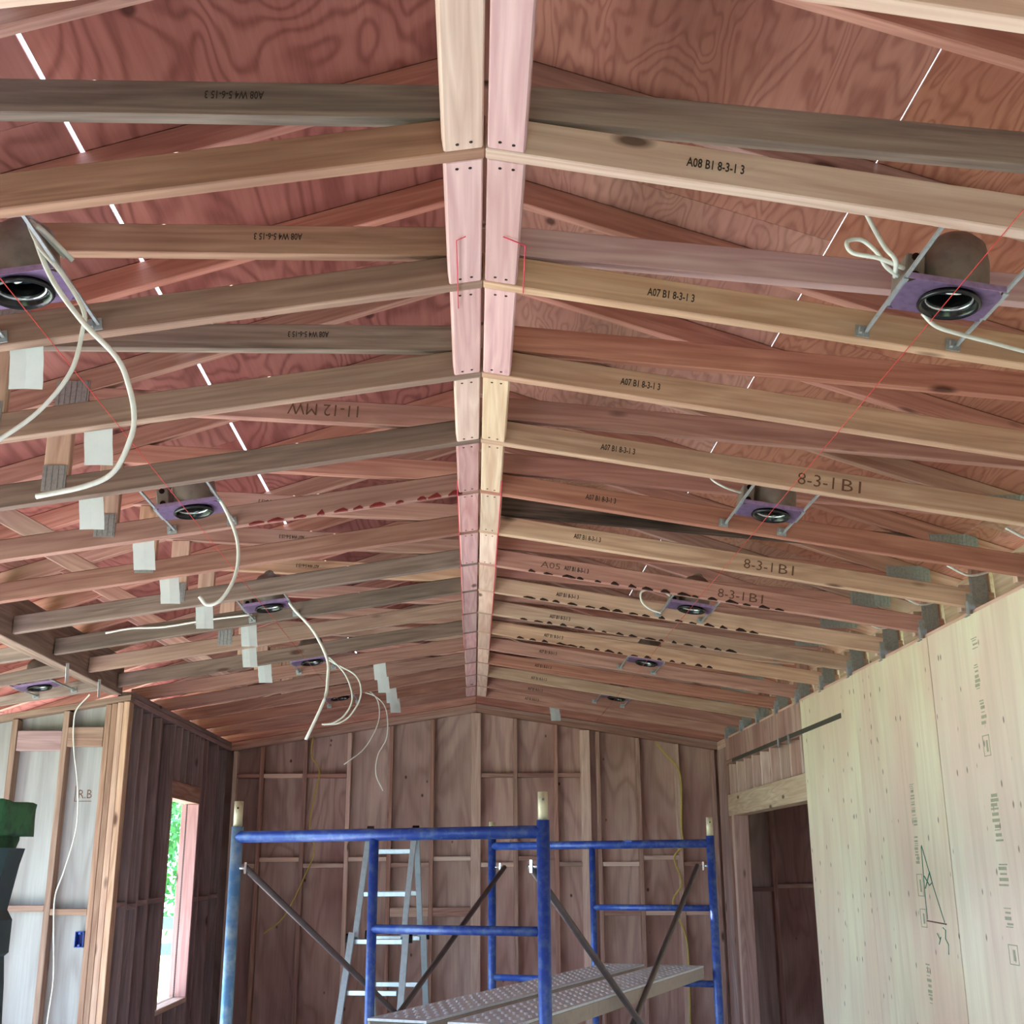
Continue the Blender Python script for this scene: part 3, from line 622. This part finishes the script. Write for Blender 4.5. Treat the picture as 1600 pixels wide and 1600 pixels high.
for i, (y, lab) in enumerate(((6.75, 'white paper strip on the support beam farther from the wall corner'), (7.35, 'white paper strip on the support beam next to the wall corner'))):
    bm = bmesh.new(); bxb(bm, (-.002, -.02, -.09), (0, .03, .02)); o = bm_obj('paper_tag', bm, 'paper', None, Matrix.Translation((-2.334, y, 2.66)) @ Matrix.Rotation(.15, 4, 'X')); tag(o, lab, 'paper tag', 'paper strips on the beam')

# ------------------------------------------------------------------ cables
def cable(pts, r, label, mat='cable', group='loose cables'):
    o = tube('electric_cable', pts, r, mat, None, 8, True); return tag(o, label, 'cable', group)
cable([(-1.02, 2.6, 2.98), (-1.08, 2.52, 3.03), (-1.05, 2.51, 2.96), (-.99, 2.52, 2.89), (-.94, 2.54, 2.81), (-.94, 2.55, 2.76), (-.96, 2.56, 2.66), (-1.03, 2.58, 2.57), (-1.12, 2.59, 2.5), (-1.19, 2.6, 2.46)], .0055, 'white cable curling back from the violet light pan in a wide loop')
cable([(-1.0, 2.6, 2.97), (-1.07, 2.52, 3.02), (-1.02, 2.52, 2.89), (-.94, 2.535, 2.78), (-.86, 2.57, 2.7), (-.83, 2.59, 2.63), (-.82, 2.61, 2.57), (-.83, 2.63, 2.52), (-.87, 2.66, 2.45), (-.94, 2.68, 2.42), (-1.06, 2.7, 2.4)], .0065, 'thick white cable hanging in a long hook with a cut end')
cable([(-1.07, 4.4, 2.99), (-1.0, 4.39, 2.91), (-.94, 4.39, 2.79), (-.92, 4.38, 2.69), (-.93, 4.37, 2.6), (-.97, 4.36, 2.52), (-1.02, 4.36, 2.5), (-1.05, 4.35, 2.53)], .007, 'white cable bowed down in a half circle below the eleventh truss from back')
cable([(-1.0, 6.15, 2.90), (-.96, 6.12, 2.85), (-.86, 6.1, 2.74), (-.78, 6.07, 2.59), (-.77, 6.05, 2.48), (-.78, 6.02, 2.37), (-.86, 6, 2.17)], .008, 'white cable hanging straightest and lowest with a thick cut end')
cable([(-1.03, 7.95, 2.93), (-.98, 7.92, 2.9), (-.88, 7.91, 2.79), (-.83, 7.89, 2.64), (-.87, 7.88, 2.53), (-.95, 7.86, 2.47), (-1.02, 7.85, 2.46)], .006, 'inner white cable of a hooked pair hanging together')
cable([(-1.03, 7.99, 2.93), (-.98, 7.97, 2.89), (-.82, 7.97, 2.8), (-.78, 7.96, 2.67), (-.84, 7.96, 2.54), (-.92, 7.95, 2.48), (-1.02, 7.95, 2.47)], .006, 'outer white cable of a hooked pair hanging together')
cable([(-.95, 9.72, 2.95), (-.86, 9.7, 2.93), (-.8, 9.69, 2.84), (-.8, 9.68, 2.68), (-.9, 9.66, 2.48), (-1.06, 9.65, 2.35)], .0045, 'thin greyish cable hanging before the back wall and curving to the window', 'cable')
cable([(-.95, 9.76, 2.95), (-.82, 9.75, 2.9), (-.74, 9.75, 2.79), (-.73, 9.75, 2.58), (-.8, 9.75, 2.43), (-.81, 9.75, 2.28), (-.75, 9.75, 2.15)], .0045, 'thin S-shaped cable hanging before the back wall')
cable([(-2.05, 6.47, 2.80), (-1.92, 6.49, 2.83), (-1.74, 6.495, 2.84), (-1.5, 6.495, 2.88), (-1.26, 6.495, 2.91)], .006, 'white cable lying along a grey truss chord with a free end')
cable([(-2.55, 7.86, 2.66), (-2.57, 7.87, 2.64), (-2.63, 7.87, 2.56), (-2.64, 7.875, 2.46), (-2.625, 7.885, 2.3), (-2.58, 7.885, 2.08), (-2.56, 7.885, 1.82), (-2.61, 7.885, 1.55), (-2.65, 7.885, 1.4), (-2.64, 7.885, 1.21), (-2.61, 7.885, .91), (-2.62, 7.885, .66), (-2.62, 7.885, .3)], .005, 'white cable snaking down the bright stud wall past a blue box')
cable([(1.7, 11.28, 2.68), (1.80, 11.28, 2.56), (1.92, 11.28, 2.38), (1.91, 11.28, 1.92), (1.92, 11.28, 1.75), (1.83, 11.28, 1.63), (1.89, 11.28, 1.41), (1.8, 11.28, 1.24), (1.9, 11.28, .97), (1.92, 11.28, .75), (1.91, 11.28, .22)], .009, 'yellow cable running down a back wall stud beside the opening', 'ycable', 'yellow cables')
cable([(-1.53, 11.28, 2.75), (-1.54, 11.28, 2.57), (-1.46, 11.28, 2.42), (-1.5, 11.28, 2.19), (-1.53, 11.28, 1.93), (-1.48, 11.28, 1.71), (-1.56, 11.28, 1.48), (-1.72, 11.28, 1.15), (-1.9, 11.28, 1.0)], .007, 'dull yellow cable sagging across the back wall behind the scaffold', 'ycable', 'yellow cables')
cable([(1.02, 2.58, 2.94), (.98, 2.55, 2.95), (.96, 2.54, 2.98), (.92, 2.53, 3.01), (.88, 2.52, 3.0), (.89, 2.52, 2.97), (.95, 2.51, 2.95), (1.02, 2.54, 2.94)], .0055, 'white cable looped beside the junction box of the brightest light housing')
cable([(1.02, 2.6, 2.95), (.985, 2.5, 2.94), (.96, 2.5, 2.98), (.925, 2.5, 3.07), (.9, 2.5, 3.16)], .006, 'white cable rising straight from the junction box toward the roof')
cable([(1.12, 2.70, 2.90), (1.15, 2.7, 2.865), (1.21, 2.72, 2.855), (1.31, 2.75, 2.845), (1.5, 2.82, 2.84), (1.9, 2.83, 2.80), (2.2, 2.83, 2.77)], .0055, 'grey white cable running along a tan truss chord toward the plywood wall')
cable([(.88, 4.31, 3.02), (.9, 4.3, 2.98), (.95, 4.3, 2.95), (1.02, 4.36, 2.95)], .0045, 'short white cable stub at the housing under the pencilled truss')
cable([(1.02, 6.1, 2.93), (.95, 6.07, 2.97), (.92, 6.05, 2.96), (.86, 6.05, 2.94), (.86, 6.05, 2.89), (.9, 6.05, 2.85), (.96, 6.06, 2.83)], .0055, 'white cable ring hanging beside a housing in the bark-edged trusses')
for i, k in enumerate((5, 6, 7, 8)):
    y = YK(k) - .2
    cable([(2.10, y - .02, 2.84), (2.2, y, 2.80), (2.30, y + .02, 2.82), (2.385, y + .03, 2.86)], .006, f'white cable stub over the plywood wall before the {NTH(k)} truss from back')

# ------------------------------------------------------------------ string lines
def string(pts, label, mat='string', r=.0011, cat='string line'):
    o = tube('string_line', pts, r, mat, None, 6); return tag(o, label, cat, 'string lines')
string([(1.135, -.5, HR - SL * 1.135 - .004), (1.135, 11.29, HR - SL * 1.135 - .004)], 'taut red string below the light housings on the plywood-wall slope')
string([(-1.13, -.5, HR - SL * 1.13 - .004), (-1.13, 11.29, HR - SL * 1.13 - .004)], 'taut red string below the light housings on the window-wall slope')
zr = HR - SL * .088 - .004
string([(.088, 4.5, zr), (.088, 8.4, zr - .001)], 'pink string along the plywood-wall edge of the ridge', 'pink', .0022)
string([(-.092, 4.5, zr), (-.092, 8.4, zr - .001)], 'pink string along the window-wall edge of the ridge', 'pink', .0018)
string([(.048, 2.60, HR - .010), (.103, 2.62, HR - .022), (.108, 2.87, HR - .024)], 'short pink string pinned to the ridge block on the plywood-wall side', 'pink', .0018)
string([(-.045, 2.60, HR - .010), (-.068, 2.61, HR - .016), (-.068, 2.98, HR - .016)], 'short pink string pinned to the ridge block on the window-wall side', 'pink', .0014)

# ------------------------------------------------------------------ scaffold
P = [Vector((-.88, 4.477, 0)), Vector((.207, 3.985, 0)), Vector((.079, 6.594, 0)), Vector((1.166, 6.102, 0))]
ex = (P[1] - P[0]).normalized(); ey = (P[2] - P[0]).normalized(); Z = Vector((0, 0, 1))
sc = tag(empty('scaffold', (P[0] + P[3]) / 2), 'blue tubular steel scaffold tower with brown cross braces', 'scaffold')
def post(p, z0, z1, r, mat, par, name='post'): return tube(name, [p + Z * z0, p + Z * z1], r, mat, par, 14)
for a, b, bl in ((P[0], P[1], True), (P[2], P[3], False)):
    W = (b - a).length; mid = a + ex * (W * .475)
    fr = tube('top_rail', [a + Z * 1.663, b + Z * 1.663], .021, 'blue', sc, 14)
    for p in (a, b):
        q = post(p, .16, 1.70, .0215, 'bluelt' if (p - P[0]).length < .01 else 'blue', sc)
        post(p, 1.70, 1.79, .0165, 'cream', q, 'coupling_pin')
        bm = bmesh.new(); bmesh.ops.create_cone(bm, cap_ends=True, segments=8, radius1=.004, radius2=.004, depth=.036, matrix=Matrix.Translation(p + Z * 1.765) @ Matrix.Rotation(math.pi / 2, 4, 'X')); bm_obj('pin_hole', bm, 'black', q)
        bm = bmesh.new(); bmesh.ops.create_cone(bm, cap_ends=True, segments=18, radius1=.065, radius2=.065, depth=.035, matrix=Matrix.Translation(p + Z * .065) @ Matrix.Rotation(math.pi / 2, 4, 'Y')); bxb(bm, p + Vector((-.03, -.02, .06)), p + Vector((.03, .02, .16)))
        bm_obj('caster', bm, 'black', q)
        for z in (1.555, .36):
            sgn = 1 if (p - a).length < .01 else -1
            tube('brace_stud', [p + Z * z, p + ex * sgn * .05 + Z * z], .007, 'chrome', q, 8)
            bm = bmesh.new(); c = p + ex * sgn * .045 + Z * z; bxb(bm, c + Vector((-.004, -.012, -.02)), c + Vector((.004, .012, .02))); bm_obj('brace_lock', bm, 'chrome', q)
    post(mid, .5, 1.65, .0165, 'blue', sc, 'inner_post')
    tube('ladder_rung', [mid + Z * 1.355, b + Z * 1.355], .0155, 'blue', sc, 12)
    for z in (1.005, .70): tube('ladder_rung', [a + Z * z, b + Z * z], .0165, 'blue', sc, 12)
    tube('bottom_rail', [a + Z * .30, b + Z * .30], .0165, 'blue', sc, 12)
for a, b, s in ((P[0], P[2], 1), (P[1], P[3], -1)):
    o = ex * s * .045
    c1 = tube('cross_brace', [a + o + Z * 1.555, b + o + Z * .36], .0125, 'brace', sc, 10)
    c2 = tube('cross_brace', [a + o * 1.6 + Z * .36, b + o * 1.6 + Z * 1.555], .0125, 'brace', sc, 10)
# planks
def plank(off0, off1, lab, z=1.023):
    t = tag(empty('scaffold_plank', P[1] + Z * z), lab, 'plank', 'scaffold planks')
    a = P[1] - ex * off0 - ey * .06 + Z * z; wd = off1 - off0; L = (P[2] - P[0]).length + .12
    mw = frame(a, ey, Z); sg = 1 if (mw.to_3x3().inverted() @ (-ex)).y > 0 else -1
    bm = bmesh.new(); bxb(bm, (0, min(0, sg * wd), .052), (L, max(0, sg * wd), .060)); deck = bm_obj('deck', bm, 'plank', t, mw)
    bm = bmesh.new()
    for i in range(70):
        for j in range(5):
            x = .06 + i * (L - .12) / 69; y = sg * (wd * (j + .6 + .35 * (i % 2)) / 5.5)
            bmesh.ops.create_cone(bm, cap_ends=True, segments=6, radius1=.008, radius2=.005, depth=.003, matrix=Matrix.Translation((x, y, .0615)))
    o = bm_obj('grip_dimples', bm, 'plank', deck, mw); o['kind'] = 'stuff'
    for yy in (0, wd - .012):
        bm = bmesh.new(); bxb(bm, (0, min(sg * yy, sg * (yy + .012)), 0.0), (L, max(sg * yy, sg * (yy + .012)), .052)); bm_obj('side_rail', bm, 'plankside', t, mw, bev=.002)
    for x in (0.0, L - .02):
        bm = bmesh.new(); bxb(bm, (x, min(.013 * sg, sg * (wd - .013)), .01), (x + .02, max(.013 * sg, sg * (wd - .013)), .051)); bm_obj('end_hook', bm, 'strap', t, mw)
plank(.08, .31, 'grey aluminium scaffold plank along the scaffold side nearest the plywood wall')
plank(.385, .60, 'grey aluminium scaffold plank on the scaffold side toward the window wall')

# ------------------------------------------------------------------ ladder
ld = tag(empty('step_ladder', (-.6, 8.5, 0)), 'tall folding aluminium ladder standing behind the scaffold', 'ladder')
def section(topl, topr, botl, botr, zs, wide, mat):
    topl, topr, botl, botr = map(Vector, (topl, topr, botl, botr))
    g = empty('ladder_section', (0, 0, 0)); g.parent = ld; g.matrix_parent_inverse = Matrix(); g.matrix_local = WM[ld.name].inverted()
    at = lambda a, b, z: a + (b - a) * ((a.z - z) / (a.z - b.z))
    for a, b in ((topl, botl), (topr, botr)):
        m_ = at(a, b, 1.12)
        bar('rail', a, m_, .036, .07, mat, g, (0, 1, .2)); sgn = -1 if a is topl else 1
        e = Vector((sgn * .05, 0, 0)) if wide else Vector((sgn * .02, 0, 0))
        bar('lower_rail', m_ + Vector((sgn * .02, -.01, .03)), b + e, 0.040, .08, mat, g, (0, 1, .2))
        bm = bmesh.new(); bmesh.ops.create_cone(bm, cap_ends=True, segments=12, radius1=.03, radius2=.03, depth=.05, matrix=Matrix.Translation(m_ + Vector((sgn * .035, 0, 0))) @ Matrix.Rotation(math.pi / 2, 4, 'Y')); bm_obj('lock_knob', bm, 'black', g)
        bm = bmesh.new(); bxb(bm, b + e + Vector((-.03, -.045, -.0)), b + e + Vector((.03, .045, .05))); bm_obj('foot', bm, 'black', g)
    for z in zs:
        bar('rung', at(topl, botl, z), at(topr, botr, z), .05, .03, mat, g, (0, 0, 1))
zs = (1.66, 1.39, 1.10, .80, .50, .22)
section((-.73, 8.3, 1.76), (-.42, 8.24, 1.76), (-.88, 7.85, 0.0), (-.56, 7.79, 0.0), zs, True, 'alum')
section((-.715, 8.36, 1.76), (-.405, 8.30, 1.76), (-.66, 8.85, 0.0), (-.33, 8.79, 0.0), zs, False, 'alum')
for x, y in ((-.72, 8.33), (-.41, 8.27)):
    bm = bmesh.new(); bmesh.ops.create_cone(bm, cap_ends=True, segments=16, radius1=.045, radius2=.045, depth=.045, matrix=Matrix.Translation((x, y, 1.785)) @ Matrix.Rotation(math.pi / 2, 4, 'Y')); bm_obj('hinge', bm, 'black', ld)

# ------------------------------------------------------------------ dark post with a green head
gp = tag(empty('equipment_post', (-.80, 2.0, 0)), 'dark teal post with a mottled green block on top', 'post')
prof = [(0, .10), (.03, .10), (.05, .075), (1.28, .090), (1.38, .084), (1.42, .080), (1.425, .086), (1.475, .086), (1.49, .077), (1.56, .088), (1.585, .094)]
bm = bmesh.new(); rg = []
for z, r in prof: rg.append([bm.verts.new((r * math.cos(math.pi / 8 + i * math.pi / 4), r * math.sin(math.pi / 8 + i * math.pi / 4), z)) for i in range(8)])
for a, b in zip(rg, rg[1:]):
    for i in range(8): bm.faces.new((a[i], a[(i + 1) % 8], b[(i + 1) % 8], b[i]))
bm.faces.new(rg[0][::-1]); bm.faces.new(rg[-1]); bm_obj('shaft', bm, 'gpost', gp, Matrix.Translation((-.842, 2.0, 0)))
bm = bmesh.new(); bxb(bm, (-.10, -.07, 0), (.06, .07, .045)); bxb(bm, (-.10, -.075, .03), (.085, .075, .082))
bmesh.ops.subdivide_edges(bm, edges=bm.edges[:], cuts=5, use_grid_fill=True)
for v in bm.verts: v.co += .006 * noise.noise_vector(v.co * 40)
hd = bm_obj('head_block', bm, 'ghead', gp, Matrix.Translation((-.842, 2.0, 1.575)), smooth=True)

# ------------------------------------------------------------------ garden beyond the window
def shrub(x, y, h, r, n, label, seed):
    rr = random.Random(seed); t = tag(empty('garden_tree', (x, y, -.16)), label, 'tree', 'trees beyond the window')
    tube('trunk', [(x, y, -.16), (x + .05, y + .03, h * .35), (x, y - .05, h * .7)], [.09, .06, .03], 'trunk', t, 8)
    bm = bmesh.new()
    for i in range(n):
        while True:
            p = Vector((rr.uniform(-1, 1), rr.uniform(-1, 1), rr.uniform(-1, 1)))
            if p.length < 1 and noise.noise(p * 2.6 + Vector((seed, 0, 0))) > -.12: break
        c = Vector((x + p.x * r, y + p.y * r, h * .58 + p.z * h * .46)); u = Vector((rr.uniform(-1, 1), rr.uniform(-1, 1), rr.uniform(-1, 1))).normalized(); v = u.orthogonal().normalized(); s = rr.uniform(.03, .06)
        bm.faces.new([bm.verts.new(c + u * s * 1.6), bm.verts.new(c + v * s * .7), bm.verts.new(c - u * s * 1.6), bm.verts.new(c - v * s * .7)])
    o = bm_obj('foliage', bm, 'leaf', t); o['kind'] = 'stuff'
shrub(-4.6, 17.0, 4.4, 1.3, 5000, 'leafy green tree beyond the window, nearest the house', 3)
shrub(-6.9, 22.0, 5.2, 1.9, 6000, 'wider leafy green tree standing behind another beyond the window', 9)
fe = tag(empty('garden_fence', (-5, 15.5, -.16)), 'low blue grey rail fence outside the narrow window', 'fence')
for z in (.55, .85): box('rail', (-9, 15.5, z), (-2, 15.55, z + .14), 'fence', fe, 0)
for x in (-8.8, -6.6, -4.4, -2.2): box('post', (x, 15.551, -.16), (x + .1, 15.65, 1.05), 'fence', fe, 2)
